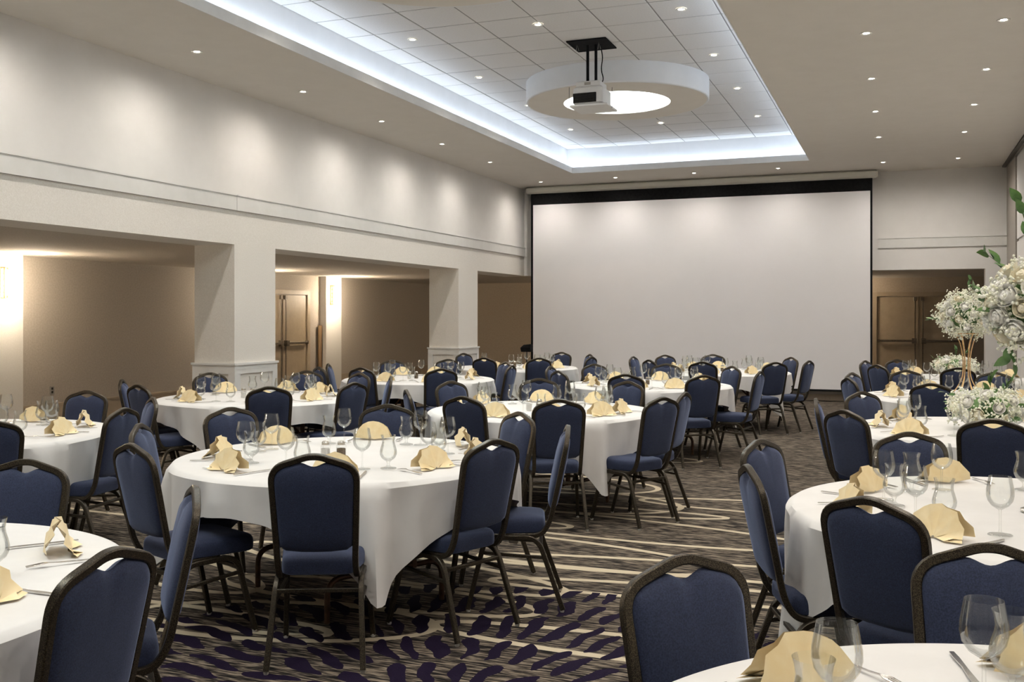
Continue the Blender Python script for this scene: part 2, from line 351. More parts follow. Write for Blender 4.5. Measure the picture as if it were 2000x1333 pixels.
# doors
def double_door(name, org, rz, label):
    o = ob(name, None, None, org, rz); o['kind'] = 'structure'; o['label'] = label; o['category'] = 'door'
    w, h = .83, 1.945
    fr = MB().box(-w-.10, -w-.01, -.06, 0, 0, h+.10).box(w+.01, w+.10, -.06, 0, 0, h+.10).box(-w-.01, w+.01, -.06, 0, h+.012, h+.10)
    ob('door_frame', fr.mesh('door_frame', 'door_frame_paint', False), o)
    for s in (-1, 1):
        lf = ob('door_leaf', MB().bbox(min(s*.004, s*w), max(s*.004, s*w), -.035, 0, .01, h, .003).mesh('door_leaf', 'door_paint', False), o)
        x0, x1 = sorted((s*.10, s*(w-.04)))
        br = MB().bbox(x0, x1, -.105, -.07, .985, 1.03, .006).bbox(min(s*.05,s*.14), max(s*.05,s*.14), -.11, -.035, .95, 1.065, .006).bbox(min(s*(w-.05),s*(w-.01)), max(s*(w-.05),s*(w-.01)), -.10, -.035, .975, 1.04, .004)
        ob('panic_bar', br.mesh('panic_bar', 'bar_metal', False), lf)
        vr = MB().sweep([(s*.075,-.06,1.06),(s*.075,-.06,h-.08)], .022, sq=False).bbox(s*.075-.03, s*.075+.03, -.075, -.035, h-.09, h-.01, .004).sweep([(s*.075,-.06,.95),(s*.075,-.06,.06)], .022, sq=False)
        ob('latch_rod', vr.mesh('latch_rod', 'bar_metal'), lf)
double_door('door_1', (.375, YF-.001, 0), 0, 'brown double doors with panic bars in the right corridor')
double_door('door_2', (XA+.001, 16.30, 0), PI/2, 'brown double doors with panic bars in the left alcove')

# ------------------------------------------------------------------ ceiling fixtures
def ring(cy, label):
    o = ob('ceiling_ring', None, None, (-3.43, cy, ZT)); n = 64
    R0, R1, zb, zt = 1.18, .69, -.26, .0
    ob('outer_band', MB().lathe([(R0-.03,zt),(R0,zt),(R0,zb+.01),(R0-.01,zb),(R0-.03,zb)], n).mesh('outer_band', 'tray_white'), o)
    ob('underside', MB().lathe([(R0-.03,zb+.012),(R0-.03,zb),(R1,zb),(R1,zb+.012)], n).mesh('underside', 'ceiling_paint'), o)
    ob('inner_band', MB().lathe([(R1+.01,zb+.012),(R1,zb),(R1,zt-.03)], n).mesh('inner_band', 'tray_white'), o)
    ob('dome_light', MB().lathe([(R1,zt-.03),(R1*.9,zt-.022),(R1*.5,zt-.014),(.001,zt-.01)], n).mesh('dome', 'dome_light'), o)
    tag(o, label, 'ceiling light', 'ceiling rings')
ring(12.55, 'round white ceiling ring with bright centre behind the projector')
ring(1.45, 'round white ceiling ring above the camera')
ring(7.0, 'round ceiling ring cut off by the top edge of the picture')

DL = {}
def dl_mesh():
    DL['trim'] = MB().lathe([(.030,.010),(.032,-.002),(.050,-.006),(.056,-.003),(.056,.0)], 20).mesh('trim_ring', 'trim_white')
    DL['lens'] = MB().lathe([(.036,.004),(.02,-.001),(.0005,-.002)], 16).mesh('lens', 'lamp_lens')
    ld = bpy.data.lights.new('downlight_lamp', 'SPOT'); ld.energy = DOWN_W; ld.color = DOWN_COL; ld.spot_size = math.radians(168); ld.spot_blend = 1.0; ld.shadow_soft_size = .04
    DL['lamp'] = ld
    l2 = ld.copy(); l2.spot_size = math.radians(115); DL['lamp_tray'] = l2
dl_mesh()
def downlight(x, y, z, label):
    o = ob('downlight', None, None, (x, y, z))
    ob('trim_ring', DL['trim'], o, (0,0,-.0005)); ob('lens', DL['lens'], o, (0,0,-.001))
    l = ob('lamp', DL['lamp_tray' if z > 4.3 else 'lamp'], o, (0,0,-.02))
    tag(o, label, 'downlight', 'recessed downlights')
YR = [9.70, 11.55, 13.40, 15.28]
for k, y in enumerate([.50, 2.35, 4.20, 6.05, 7.9, 9.75, 11.6, 13.46, 15.33]):
    downlight(-6.37, y, ZC, 'recessed downlight in the row along the left wall, %s from the screen' % ORD[9-k])
for k, (x, y) in enumerate(((-6.40,17.93),(-4.91,17.87),(-3.44,17.82),(-1.97,17.78),(-.26,17.72),(.88,17.70))):
    downlight(x, y, ZC, 'recessed downlight in the row before the screen, %s from the left' % ORD[k])
for xx, nm, lo in ((-.285, 'inner', 0), (.84, 'outer', 0)):
    for k, y in enumerate([.40, 2.25, 4.10, 5.9, 7.75, 9.6, 11.45, 13.3, 15.22]):
        downlight(xx, y, ZC, 'recessed downlight in the %s row of the right ceiling, %s from the screen' % (nm, ORD[9-k]))
for xx, nm in ((-4.97, 'left'), (-2.01, 'right')):
    for k, y in enumerate([.5, 2.35, 4.2, 6.05, 7.9, 9.75, 11.6, 13.4, 15.37]):
        downlight(xx, y, ZT-.004, 'recessed downlight among the tray tiles, %s row, %s from the screen' % (nm, ORD[8-k]))
downlight(-3.5, 9.72, ZT-.004, 'recessed downlight among the tray tiles beside the projector mount')
downlight(-3.49, 15.37, ZT-.004, 'recessed downlight among the tray tiles behind the ring')

# projector on its drop mount
pj = ob('projector', None, None, (-3.20, 10.65, ZT)); tag(pj, 'white projector hanging on black poles from a square ceiling hatch', 'projector')
ob('hatch', MB().box(-.21, .21, -.21, .21, -.012, -.002).box(-.225,.225,-.225,-.21,-.016,-.002).box(-.225,.225,.21,.225,-.016,-.002).box(-.225,-.21,-.21,.21,-.016,-.002).box(.21,.225,-.21,.21,-.016,-.002).mesh('hatch', 'black', False), pj)
for x in (-.045, .05): ob('pole', MB().sweep([(x,0,-.01),(x,0,-.44)], .028, sq=True).mesh('pole', 'black'), pj)
ob('cable', MB().sweep(fillet([(.10,0,-.012),(.13,0,-.16),(.11,-.01,-.30),(.15,-.02,-.42),(.10,-.04,-.47)], .06), .012, sq=False).mesh('cable', 'black'), pj)
for x in (-.13, .12):
    ob('hanger_wire', MB().sweep([(x,-.12,-.012),(x-.015,-.12,-.10)], .004, sq=False).sweep([(x,-.12,-.012),(x+.02,-.12,-.10)], .004, sq=False).mesh('hanger_wire', 'steel'), pj)
bd = ob('body', MB().bbox(-.17, .17, -.16, .20, -.70, -.50, .02).mesh('body', 'plastic_white', False), pj)
ob('mount_plate', MB().bbox(-.14, .14, -.14, .12, -.50, -.44, .008).mesh('mount_plate', 'plastic_white', False), pj)
ob('vent_panel', MB().bbox(-.165, .10, -.168, -.16, -.68, -.575, .003).mesh('vent_panel', 'black', False), bd)
vs = MB()
for k in range(7): vs.box(-.155, .09, -.171, -.168, -.672+k*.014, -.668+k*.014)
ob('vent_slat', vs.mesh('vent_slat', 'dark_metal', False), bd)
ob('label_plate', MB().box(-.04, .03, -.1418, -.14, -.485, -.455).mesh('label_plate', 'plate_grey', False), pj)
ob('lens_barrel', MB().lathe([(.001,.05),(.04,.05),(.05,.04),(.055,0)], 20).mesh('lens_barrel', 'black'), bd, (.04,.20,-.60), rot=(-PI/2,0,0))
ob('shelf', MB().bbox(-.20, .23, -.18, .24, -.725, -.703, .004).mesh('shelf', 'plastic_white', False), pj)
for x, y in ((-.21,-.16),(.235,.0)): ob('hanger_rod', MB().sweep([(x,y,-.73),(x,y,-.50)], .006, sq=False).mesh('hanger_rod', 'dark_metal'), pj)

# projection screen
sc = ob('projection_screen', None, None, (-3.65, 18.60, 0)); tag(sc, 'large white projection screen with black border hanging on the end wall', 'screen')
ob('case', MB().bbox(-3.29, 3.29, -.10, .12, 3.96, 4.095, .03).mesh('case', 'case_white', True), sc)
ob('top_border', MB().box(-3.195, 3.20, -.004, .004, 3.74, 3.962).mesh('top_border', 'black', False), sc)
for x0, x1 in ((-3.195,-3.15),(3.165,3.20)): ob('side_border', MB().box(x0, x1, -.004, .004, .22, 3.74).mesh('side_border', 'black', False), sc)
ob('screen_surface', MB().box(-3.15, 3.165, -.003, .003, .22, 3.74).mesh('surface', 'screen_white', False), sc)
ob('bottom_bar', MB().bbox(-3.22, 3.22, -.018, .018, .185, .22, .006).mesh('bottom_bar', 'black', False), sc)

# sconces
SLAMP = bpy.data.lights.new('sconce_lamp', 'POINT'); SLAMP.energy = 27; SLAMP.color = (1,.85,.66); SLAMP.shadow_soft_size = .10
def sconce(y, label):
    o = ob('wall_sconce', None, None, (XA+.14, y, 1.97)); tag(o, label, 'sconce', 'alcove sconces')
    ob('backplate', MB().bbox(0, .015, -.06, .06, -.20, .20, .004).mesh('backplate', 'gold', False), o)
    ob('glow_tube', MB().lathe([(.001,-.17),(.03,-.17),(.03,.17),(.001,.17)], 12).mesh('glow_tube', 'sconce_glow'), o, (.07,0,0))
    for k in range(5):
        z = -.20+k*.083
        t = MB()
        for i in range(9):
            a = -PI*.62 + i*PI*1.24/8; r = .085
            t.add([(.07+(r-.012)*math.cos(a)-.011*math.sin(a)*sg, (r-.012)*math.sin(a)+.011*math.cos(a)*sg, z+zz) for zz in (0,.055) for sg in (-1,1)] + [(.07+r*math.cos(a), r*math.sin(a), z+zz) for zz in (-.006,.06)],
                  [(0,1,3,2),(0,4,1),(2,3,5),(0,2,5,4),(1,4,5,3)])
        ob('crystal_tier', t.mesh('crystal_tier', 'sconce_crystal', False), o)
    ob('lamp', SLAMP, o, (.42, 0, 0))
    return o
sconce(9.78, 'glowing tiered crystal sconce cut off by the left edge of the picture')
sconce(17.92, 'glowing tiered crystal sconce on the pier beside the alcove doors')
sconce(14.95, 'added sconce brightening the alcove, unseen behind the first column')  # extra sconce added to lift the alcove light, kept out of sight
sconce(5.71, 'added sconce brightening the alcove, unseen outside the view at left')  # added out of view as more light for the alcove
sconce(1.6, 'added sconce brightening the alcove, unseen, level with the camera')  # another unseen sconce, put in to brighten the near alcove
for x, label in ((-5.6, 'added sconce brightening the far corridor, unseen behind the screen on the left'), (-1.5, 'glowing tiered crystal sconce on the far corridor wall, hidden behind the screen on the right')):  # the left one is added to light the corridor's left part
    o = sconce(0, label); o.location = (x, YF, 1.97); o.rotation_euler = (0, 0, -PI/2)
# small alcove things
ol = ob('wall_outlet', None, None, (XA+.001, 10.72, .48)); tag(ol, 'small outlet plate on the taupe alcove wall', 'outlet')
ob('plate', MB().bbox(0,.008,-.04,.04,-.06,.06,.002).mesh('plate','plate_grey',False), ol)
for z in (-.025,.025): ob('socket', MB().bbox(.008,.011,-.016,.016,z-.016,z+.016,.001).mesh('socket','dark_metal',False), ol)
bo = ob('wooden_board', None, None, (XA+.06, 17.62, 0)); tag(bo, 'narrow brown wooden board standing upright beside the sconce pier', 'board')
ob('plank', MB().bbox(-.03,.0,-.06,.06,.03,1.34,.004).mesh('plank','oak',False), bo); ob('foot_block', MB().bbox(-.05,.03,-.07,.07,0,.03,.004).mesh('foot_block','oak',False), bo)
st = ob('equipment_stand', None, None, (-6.62, 17.75, 0)); tag(st, 'black box on a slim pole stand at the left edge of the screen', 'stand')
ob('pole', MB().sweep([(0,0,.02),(0,0,.86)], .025, sq=False).mesh('pole','black'), st)
ob('base', MB().lathe([(.001,0),(.15,0),(.15,.012),(.03,.025),(.001,.025)], 24).mesh('base','black'), st)
ob('box', MB().loft([[(-.09,-.07,.85),(.10,-.07,.85),(.10,.07,.85),(-.09,.07,.85)],[(-.10,-.08,.93),(.10,-.08,.93),(.10,.08,.93),(-.10,.08,.93)],[(-.04,-.06,.985),(.10,-.07,1.0),(.10,.07,1.0),(-.04,.06,.985)]]).mesh('box','black',False), st)

# ------------------------------------------------------------------ furniture prototypes
CM = {}
def chair_meshes():
    B0 = Vector((0,-.195,.43)); UP = Vector((0,-.105,.507)).normalized(); FW = Vector((0, UP.z, -UP.y))
    bp = lambda x, s, d=0: B0 + Vector((x,0,0)) + UP*s + FW*d
    half = [(.168, .03, .385), (.168,-.155,.385), bp(.166,.03), bp(.182,.458), bp(.024,.509)]
    path = half + [bp(-.024,.509), bp(-.182,.458), bp(-.166,.03), (-.168,-.155,.385), (-.168,.03,.385)]
    pth = fillet(path, [.05,.05,.062,.02,.02,.062,.05,.05], 6)
    CM['back_frame'] = MB().sweep(pth, .026, .024, up=(1,0,0)).mesh('back_frame', 'bronze')
    # backrest outline in (x,s)
    inner = []
    for p in pth:
        q = p - B0; s = q.dot(UP)
        if s > .14: inner.append((p.x, s))
    out = []
    for x, s in inner:
        v = Vector((-x, .27-s)); v = v.normalized()*.009; out.append((x+v.x, s+v.y))
    pts = [(x, s) for x, s in out if not (abs(x) < .062 and s > .4)]
    k = max(i for i, (x, s) in enumerate(pts) if x > 0)
    dip = [(.060-.12*i/10, .484-.019*(.5+.5*math.cos(PI*(i-5)/5))) for i in range(11)]
    bot = [(-.159,.13),(-.155,.105),(-.130,.086),(-.06,.078),(0,.077),(.06,.078),(.130,.086),(.155,.105),(.159,.13)]
    loop = pts[:k+1] + dip + pts[k+1:] + bot
    cx, cs = 0, .27
    mb = MB(); n = len(loop); rings = []
    for sc_, d in ((0.02,-.028),(.55,-.026),(.85,-.021),(.95,-.013),(1.0,0),(.95,.016),(.85,.026),(.55,.033),(.02,.036)):
        rings.append([tuple(bp(cx+(x-cx)*sc_, cs+(s-cs)*sc_, d)) for x, s in loop])
    CM['backrest'] = mb.loft(rings, True).mesh('backrest', 'fabric')
    # seat
    o2 = fillet([(-.05,-.175,0),(.154,-.175,0),(.218,.235,0),(-.218,.235,0),(-.154,-.175,0),(-.05,-.175,0)], [.05,.07,.07,.05], 6)[:-1]
    rings = []
    for k_, z in ((.95,.396),(.99,.401),(1.0,.414),(1.0,.438),(.99,.453),(.965,.464),(.92,.471),(.8,.477),(.5,.481),(.02,.482)):
        rings.append([(p.x*k_, .02+(p.y-.02)*k_, z) for p in o2])
    CM['seat'] = MB().loft(rings).mesh('seat', 'fabric')
    for s, nm in ((1,'R'),(-1,'L')):
        for kind, pts_ in (('leg_rear', [(s*.182,0,.378),(s*.182,-.135,.378),(s*.205,-.265,.012)]), ('leg_front', [(s*.182,0,.378),(s*.182,.135,.378),(s*.205,.225,.012)])):
            mb = MB().sweep(fillet(pts_, .07, 6), .024, up=(1,0,0))
            f = pts_[-1]; mb.lathe([(.001,0),(.010,0),(.012,.006),(.011,.014)], 10, 1, (f[0], f[1]+(.004 if kind=='leg_rear' else -.003), 0))
            CM[kind+nm] = mb.mesh('leg', ['bronze','glide'])
    def at(kind, s, z):
        y0, y1 = ((-.135,-.265) if kind == 'r' else (.135,.225)); t = (.378-z)/.366
        return Vector((s*(.182+.023*t), y0+(y1-y0)*t, z))
    CM['st_rear'] = MB().sweep([at('r',-1,.325), at('r',1,.325)], .018).mesh('stretcher','bronze')
    CM['st_front'] = MB().sweep([at('f',-1,.325), at('f',1,.325)], .018).mesh('stretcher','bronze')
    for s in (1,-1): CM['st_side%d' % s] = MB().sweep([at('r',s,.275), at('f',s,.30)], .016).mesh('stretcher','bronze')
chair_meshes()
CHAIR_PARTS = [('seat','seat'),('backrest','backrest'),('back_frame','back_frame'),('leg','leg_rearR'),('leg','leg_rearL'),('leg','leg_frontR'),('leg','leg_frontL'),
               ('stretcher','st_rear'),('stretcher','st_front'),('stretcher','st_side1'),('stretcher','st_side-1')]
def chair(x, y, heading, label, group):
    o = ob('banquet_chair', None, None, (x, y, 0), heading-PI/2)
    for nm, k in CHAIR_PARTS: ob(nm, CM[k], o)
    tag(o, label, 'chair', group)

TBM = {}
R = .915
TBM['top'] = MB().lathe([(.001,.720),(R-.01,.720),(R,.725),(R,.745),(R-.006,.75),(.001,.75)], 48).mesh('table_top','table_wood')
TBM['apron'] = MB().lathe([(R-.10,.72),(R-.10,.685),(R-.12,.685),(R-.12,.72)], 48).mesh('apron','table_wood')
TBM['upright'] = MB().sweep([(0,0,.70),(0,0,.20)], .032, sq=True).mesh('leg','table_leg')
TBM['foot'] = MB().sweep(fillet([(0,-.34,.0),(0,-.34,.215),(0,.34,.215),(0,.34,.0)], .09, 6), .03, sq=False, n=10, up=(1,0,0)).mesh('foot_tube','table_leg')
TBM['brace'] = MB().sweep([(-.42,0,.38),(-.08,0,.705)], .018, sq=True).mesh('brace','table_leg')
def table(cx, cy, rz, label):
    o = ob('round_table', None, None, (cx, cy, 0), rz); tag(o, label, 'table', 'round banquet tables')
    ob('table_top', TBM['top'], o); ob('apron', TBM['apron'], o)
    for s in (-1, 1):
        ob('foot_tube', TBM['foot'], o, (s*.42,0,0))
        for t in (-.16, .16): ob('leg', TBM['upright'], o, (s*.42,t,0))
        ob('brace', TBM['brace'], o, (0,0,0), rz=0 if s < 0 else PI)
def cloth_mesh(phi, seed):
    rnd = random.Random(seed); n = 192; L = 1.085; rr = R+.006
    ph = [rnd.uniform(0, 2*PI) for _ in range(4)]
    rings = [[] for _ in range(16)]
    for i in range(n):
        a = 2*PI*i/n; b = a-phi-PI/4; d = min(1.47, L/max(abs(math.cos(b)), abs(math.sin(b))))
        q = abs(((b+PI/4) % (PI/2)) - PI/4) / (PI/4)      # 0 mid side .. 1 corner
        b2 = ((a-phi+PI/4) % (PI/2)) - PI/4               # angle from nearest corner
        hang = (d-rr)
        cor = math.exp(-(b2/.30)**2)
        rings[0].append((.002*math.cos(a), .002*math.sin(a), .7545)); rings[1].append((.5*math.cos(a), .5*math.sin(a), .7547)); rings[2].append((.8*math.cos(a), .8*math.sin(a), .7545))
        rings[3].append(((rr-.02)*math.cos(a), (rr-.02)*math.sin(a), .7535)); rings[4].append(((rr-.004)*math.cos(a), (rr-.004)*math.sin(a), .750))
        for k in range(11):
            t = (k+.4)/10.4; drop = hang*t
            wv = math.sin(9*a+ph[0])*.4+math.sin(17*a+ph[1])*.4+math.sin(29*a+ph[2])*.35
            amp = .020*min(1, drop/.1) + .048*drop
            flare = .012+.045*drop*(1-cor) + wv*amp
            # corner cone: cloth swings out along its spine, folds back either side
            cone = .11*cor*drop*math.cos(b2*14) 
            r_ = rr+.004+flare+cone
            aa = a - b2*.30*min(1, drop/.45)*cor           # gather toward the corner
            rings[5+k].append((r_*math.cos(aa), r_*math.sin(aa), .744-drop*.985))
    mb = MB().loft(rings, False)
    me = mb.mesh('tablecloth', 'cloth')
    for p in me.polygons: p.use_smooth = True
    return me

NK = []
def napkin_mesh(seed):
    rnd = random.Random(seed); mb = MB(); n = 5; Rn = .112
    # two pleated half-fans leaning together at their rim, like a small tent
    rows = [.006, .04, .08, Rn]; w = 2*n+1
    for sd in (-1, 1):
        vs = []
        for r in rows:
            for k in range(w):
                a = math.radians(6) + (PI-math.radians(12))*k/(2*n)
                pl = (.009 if k % 2 else -.009)*(r/Rn)**.8
                rad = r + (.002*math.sin(k*1.7+seed) if r == Rn else 0) + (.004 if (k == n and r == Rn) else 0)
                x = rad*math.cos(a); h = rad*math.sin(a)
                vs.append((x, pl + sd*.043*(1-h/Rn*.97), h*.97+.002))
        fs = [(i*w+k, i*w+k+1, (i+1)*w+k+1, (i+1)*w+k) for i in range(len(rows)-1) for k in range(w-1)]
        mb.add(vs, fs)
    # flaps resting on the cloth either side
    for s in (-1,1):
        mb.add([(s*.01,-.044,.004),(s*.118,-.058,.003),(s*.100,-.030,.020),(s*.055,-.030,.024),(s*.06,-.075,.003)], [(0,4,1),(0,1,2),(0,2,3),(0,3,4) if 0 else (0,2,4)])
    me = mb.mesh('napkin', 'napkin', True)
    me.set_sharp_from_angle(angle=math.radians(110))
    return me
NK = [napkin_mesh(s) for s in (1,2,3)]
WINE = MB().lathe([(0.0010,0.0030),(0.0234,0.0040),(0.0398,0.0020),(0.0410,0.0005),(0.0398,0.0030),(0.0211,0.0060),(0.0060,0.0100),(0.0042,0.0200),(0.0038,0.0750),(0.0050,0.0880),(0.0152,0.0940),(0.0292,0.1030),(0.0410,0.1200),(0.0456,0.1400),(0.0450,0.1600),(0.0410,0.1820),(0.0369,0.2050),(0.0357,0.2050),(0.0398,0.1820),(0.0439,0.1600),(0.0445,0.1400),(0.0398,0.1210),(0.0281,0.1050),(0.0117,0.0965),(0.0010,0.0950)], 30).mesh('wine_glass','glass')
HURR = MB().lathe([(0.0010,0.0030),(0.0234,0.0040),(0.0398,0.0020),(0.0410,0.0005),(0.0398,0.0030),(0.0211,0.0070),(0.0094,0.0130),(0.0065,0.0220),(0.0094,0.0340),(0.0187,0.0400),(0.0339,0.0520),(0.0421,0.0700),(0.0433,0.0860),(0.0386,0.1060),(0.0328,0.1240),(0.0310,0.1380),(0.0339,0.1560),(0.0374,0.1680),(0.0363,0.1680),(0.0328,0.1560),(0.0298,0.1380),(0.0316,0.1240),(0.0374,0.1060),(0.0421,0.0860),(0.0410,0.0710),(0.0328,0.0540),(0.0140,0.0430),(0.0010,0.0410)], 30).mesh('goblet','glass')
def flat(outline, t, mat, name, bend=None):
    mb = MB(); n = len(outline)
    zf = bend or (lambda x, y: 0)
    mb.loft([[(x, y, zf(x,y)) for x, y in outline], [(x, y, zf(x,y)+t) for x, y in outline]]); return mb.mesh(name, mat, False)
fk = [(-.004,-.095),(.004,-.095),(.0055,-.06),(.003,.0),(.003,.03),(.0115,.045),(.0115,.093)]
for k in range(3): xk = .0115-.0075*k; fk += [(xk-.004,.094),(xk-.0042,.055),(xk-.0072,.055)]
fk += [(-.0115,.094),(-.0115,.045),(-.003,.03),(-.003,0),(-.0055,-.06)]
FORK = flat(fk, .0025, 'steel', 'fork', lambda x, y: .002+.006*max(0,math.sin((y+.02)*26)) if y > -.02 else .002)
KNIFE = flat([(-.005,-.11),(.005,-.11),(.0065,-.07),(.0045,-.005),(.006,.0),(.0095,.06),(.007,.10),(.001,.112),(-.004,.112),(-.0042,0),(-.0045,-.005),(-.0065,-.07)], .003, 'steel', 'knife', lambda x, y: .001)

# ------------------------------------------------------------------ the layout
TB = {  # centre, cloth corner angle, phrase
 'T1': (-2.83,4.77,-51,'front centre round table'), 'T2': (-2.75,7.72,-42,'second centre round table'), 'T6': (-2.65,11.03,-72,'third centre round table'),
 'T7': (-2.32,14.04,-30,'farthest centre round table'), 'T9': (-2.95,1.87,-20,'lower left corner round table'), 'T8': (-5.75,4.80,-10,'left edge round table'),
 'T3': (-5.69,7.93,-165,'table before the first column'), 'T4': (-5.55,11.05,-35,'table before the second column'), 'T5': (-5.43,14.10,-60,'far left round table'),
 'T11': (.38,1.68,20,'lower right corner round table'), 'T10': (.49,4.36,-160,'front right round table'), 'T12': (.56,7.43,-130,'second right round table'),
 'T13': (.566,10.48,-120,'third right round table'), 'T14': (.60,13.55,-125,'farthest right round table')}
TLAB = {'T1':'round folding table under white cloth, front and centre with a full ring of chairs','T2':'round folding table under white cloth directly behind the front centre table',
 'T6':'round folding table under white cloth, third in the centre column','T7':'round folding table under white cloth, farthest of the centre column by the screen',
 'T9':'round folding table under white cloth cut off at the lower left corner','T8':'round folding table under white cloth at the left edge, before the alcove',
 'T3':'round folding table under white cloth in front of the first column','T4':'round folding table under white cloth in front of the second column',
 'T5':'round folding table under white cloth at far left near the screen edge','T11':'round folding table under white cloth cut off at the lower right corner',
 'T10':'round folding table under white cloth at right with the tall silver flower stand','T12':'round folding table under white cloth at right with a low flower mound, second row',
 'T13':'round folding table under white cloth at right with the gold wire flower stand','T14':'round folding table under white cloth farthest right, before the double doors'}
CLAB = {k: v.replace('round folding table under white cloth', 'white cloth over round table') for k, v in TLAB.items()}
CHAIRS = {
 'T1': [(-2.428,3.878,1.994),(-2.068,4.467,2.764),(-1.933,4.962,3.491),(-2.334,5.423,4.063),(-3.070,5.554,5.009),(-3.721,5.154,5.876),(-3.576,4.418,0.441),(-3.170,3.885,1.204)],
 'T2': [(-2.361,6.906,2.017),(-2.910,6.916,1.375),(-1.852,7.221,2.634),(-1.835,7.642,3.056),(-2.403,8.463,4.275),(-3.057,8.534,5.073),(-3.512,8.053,5.872),(-3.419,7.246,0.616)],
 'T3': [(-5.076,7.200,2.270),(-4.780,7.738,2.933),(-4.868,8.436,3.693),(-5.324,8.751,4.293),(-5.874,8.863,4.907),(-6.408,8.326,5.779),(-6.463,7.430,0.574),(-5.987,7.054,1.244)],
 'T4': [(-4.960,10.305,2.241),(-5.678,10.240,1.415),(-4.629,11.091,3.186),(-5.704,12.060,4.864),(-6.131,11.629,5.500),(-6.310,10.743,0.384),(-6.126,10.202,0.974),(-4.942,11.717,3.974)],
 'T5': [(-4.927,13.452,2.231),(-5.472,13.281,1.520),(-5.215,15.179,4.516),(-6.201,14.380,5.935),(-4.711,14.625,3.773),(-4.464,13.936,2.973)],
 'T6': [(-2.598,10.083,1.626),(-1.995,10.147,2.209),(-1.678,10.889,2.997),(-2.045,11.613,3.908),(-2.676,11.850,4.744),(-3.276,11.560,5.581),(-3.528,11.039,6.273),(-3.228,10.378,0.846)],
 'T7': [(-2.361,13.161,1.524),(-1.673,13.287,2.281),(-1.399,13.755,2.842),(-1.680,14.564,3.828),(-2.606,15.102,4.975),(-3.104,14.725,5.565),(-3.339,14.156,6.170),(-2.950,13.408,0.787)],
 'T8': [(-4.891,4.949,3.314),(-5.898,5.771,4.864),(-5.017,4.299,2.542),(-5.196,5.505,4.047)],
 'T9': [(-3.222,2.765,5.007),(-2.459,2.568,3.911),(-2.132,1.928,3.213)],
 'T10': [(-0.342,4.692,5.904),(-0.276,4.068,0.364),(0.063,3.647,1.031),(0.160,5.111,5.127)],
 'T11': [(-0.265,2.213,5.592),(0.257,2.518,4.858)],
 'T12': [(-0.116,6.732,0.801),(0.510,6.541,1.515),(-0.055,7.972,5.561),(-0.259,7.384,0.056)],
 'T13': [(0.339,9.692,1.291),(-0.191,10.120,0.444),(-0.193,10.791,5.894),(0.181,11.346,5.131),(0.833,11.255,4.381)],
 'T14': [(0.614,12.730,1.588),(-0.029,13.024,0.696),(-0.157,13.864,5.890),(0.130,14.222,5.322)],
}
EXTRA = {'T9':[-60,-15,150], 'T8':[-100,160,-150], 'T10':[60,15,-30,-75], 'T11':[60,20], 'T12':[60,10,-40], 'T13':[20,-50], 'T14':[20,-40]}
FWD = (-math.sin(math.radians(21.3)), math.cos(math.radians(21.3)))
def side(cx, cy, ang):
    v = Vector((cx, cy)).normalized(); rt = Vector((v.y, -v.x)); d = Vector((math.cos(ang), math.sin(ang)))
    a = math.degrees(math.atan2(d.dot(rt), d.dot(v))) % 360
    return ['far','far right','right','near right','near','near left','left','far left'][int(((a+22.5) % 360)//45)]
def place_setting(t, ang, i, where, rnd, third):
    cx, cy, _, ph = TB[t]; dr = Vector((math.cos(ang), math.sin(ang), 0)); rt = Vector((-dr.y, dr.x, 0))   # person's right (facing the centre)
    c = Vector((cx, cy, .7585)); face = math.atan2(dr.y, dr.x)+PI/2
    g = 'place settings on the ' + ph
    def put(nm, me, r, l, rz, label, cat, dz=0):
        p = c + dr*r + rt*l; o = ob(nm, me, None, (p.x, p.y, p.z+dz), rz); tag(o, label % (where, ph), cat, g); return o
    put('fan_napkin', NK[i % 3], .70+rnd.uniform(-.03,.03), rnd.uniform(-.02,.02), face+rnd.uniform(-.35,.35), 'pale yellow napkin fan, %s seat, %s', 'napkin')
    put('fork', FORK, .70, -.165+rnd.uniform(-.01,.01), face+rnd.uniform(-.1,.1), 'steel dinner fork, %s seat, %s', 'fork', .0)
    put('knife', KNIFE, .70, .155+rnd.uniform(-.01,.01), face+rnd.uniform(-.1,.1), 'steel dinner knife, %s seat, %s', 'knife', .0)
    put('wine_glass', WINE, .52+rnd.uniform(-.03,.03), .15+rnd.uniform(-.03,.03), 0, 'tall clear wine glass, %s seat, %s', 'glass')
    gl = (.56, .06) if (t == 'T11' and i == 1) else (.47, .26)
    put('water_goblet', HURR, gl[0]+rnd.uniform(-.03,.03), gl[1]+rnd.uniform(-.03,.03), 0, 'short clear water goblet, %s seat, %s', 'glass')
seats = {}
for t, lst in CHAIRS.items():
    cx, cy, _, ph = TB[t]
    L = [[x, y, hd, math.atan2(y-cy, x-cx), True] for x, y, hd in lst] + [[0,0,0,math.radians(a),False] for a in EXTRA.get(t, [])]
    seats[t] = L; used = {}
    for s in L: used.setdefault(side(cx, cy, s[3]), []).append(s)
    for k, ss in used.items():
        v = Vector((cx, cy)).normalized(); rtv = Vector((v.y, -v.x))
        ss.sort(key=lambda s: rtv.dot(Vector((math.cos(s[3]), math.sin(s[3])))))
        for j, s in enumerate(ss):
            s.append(k if len(ss) == 1 else (k + ' side, ' + (['leftmost','rightmost'] if len(ss) == 2 else ['leftmost','middle','rightmost','last'])[j]))
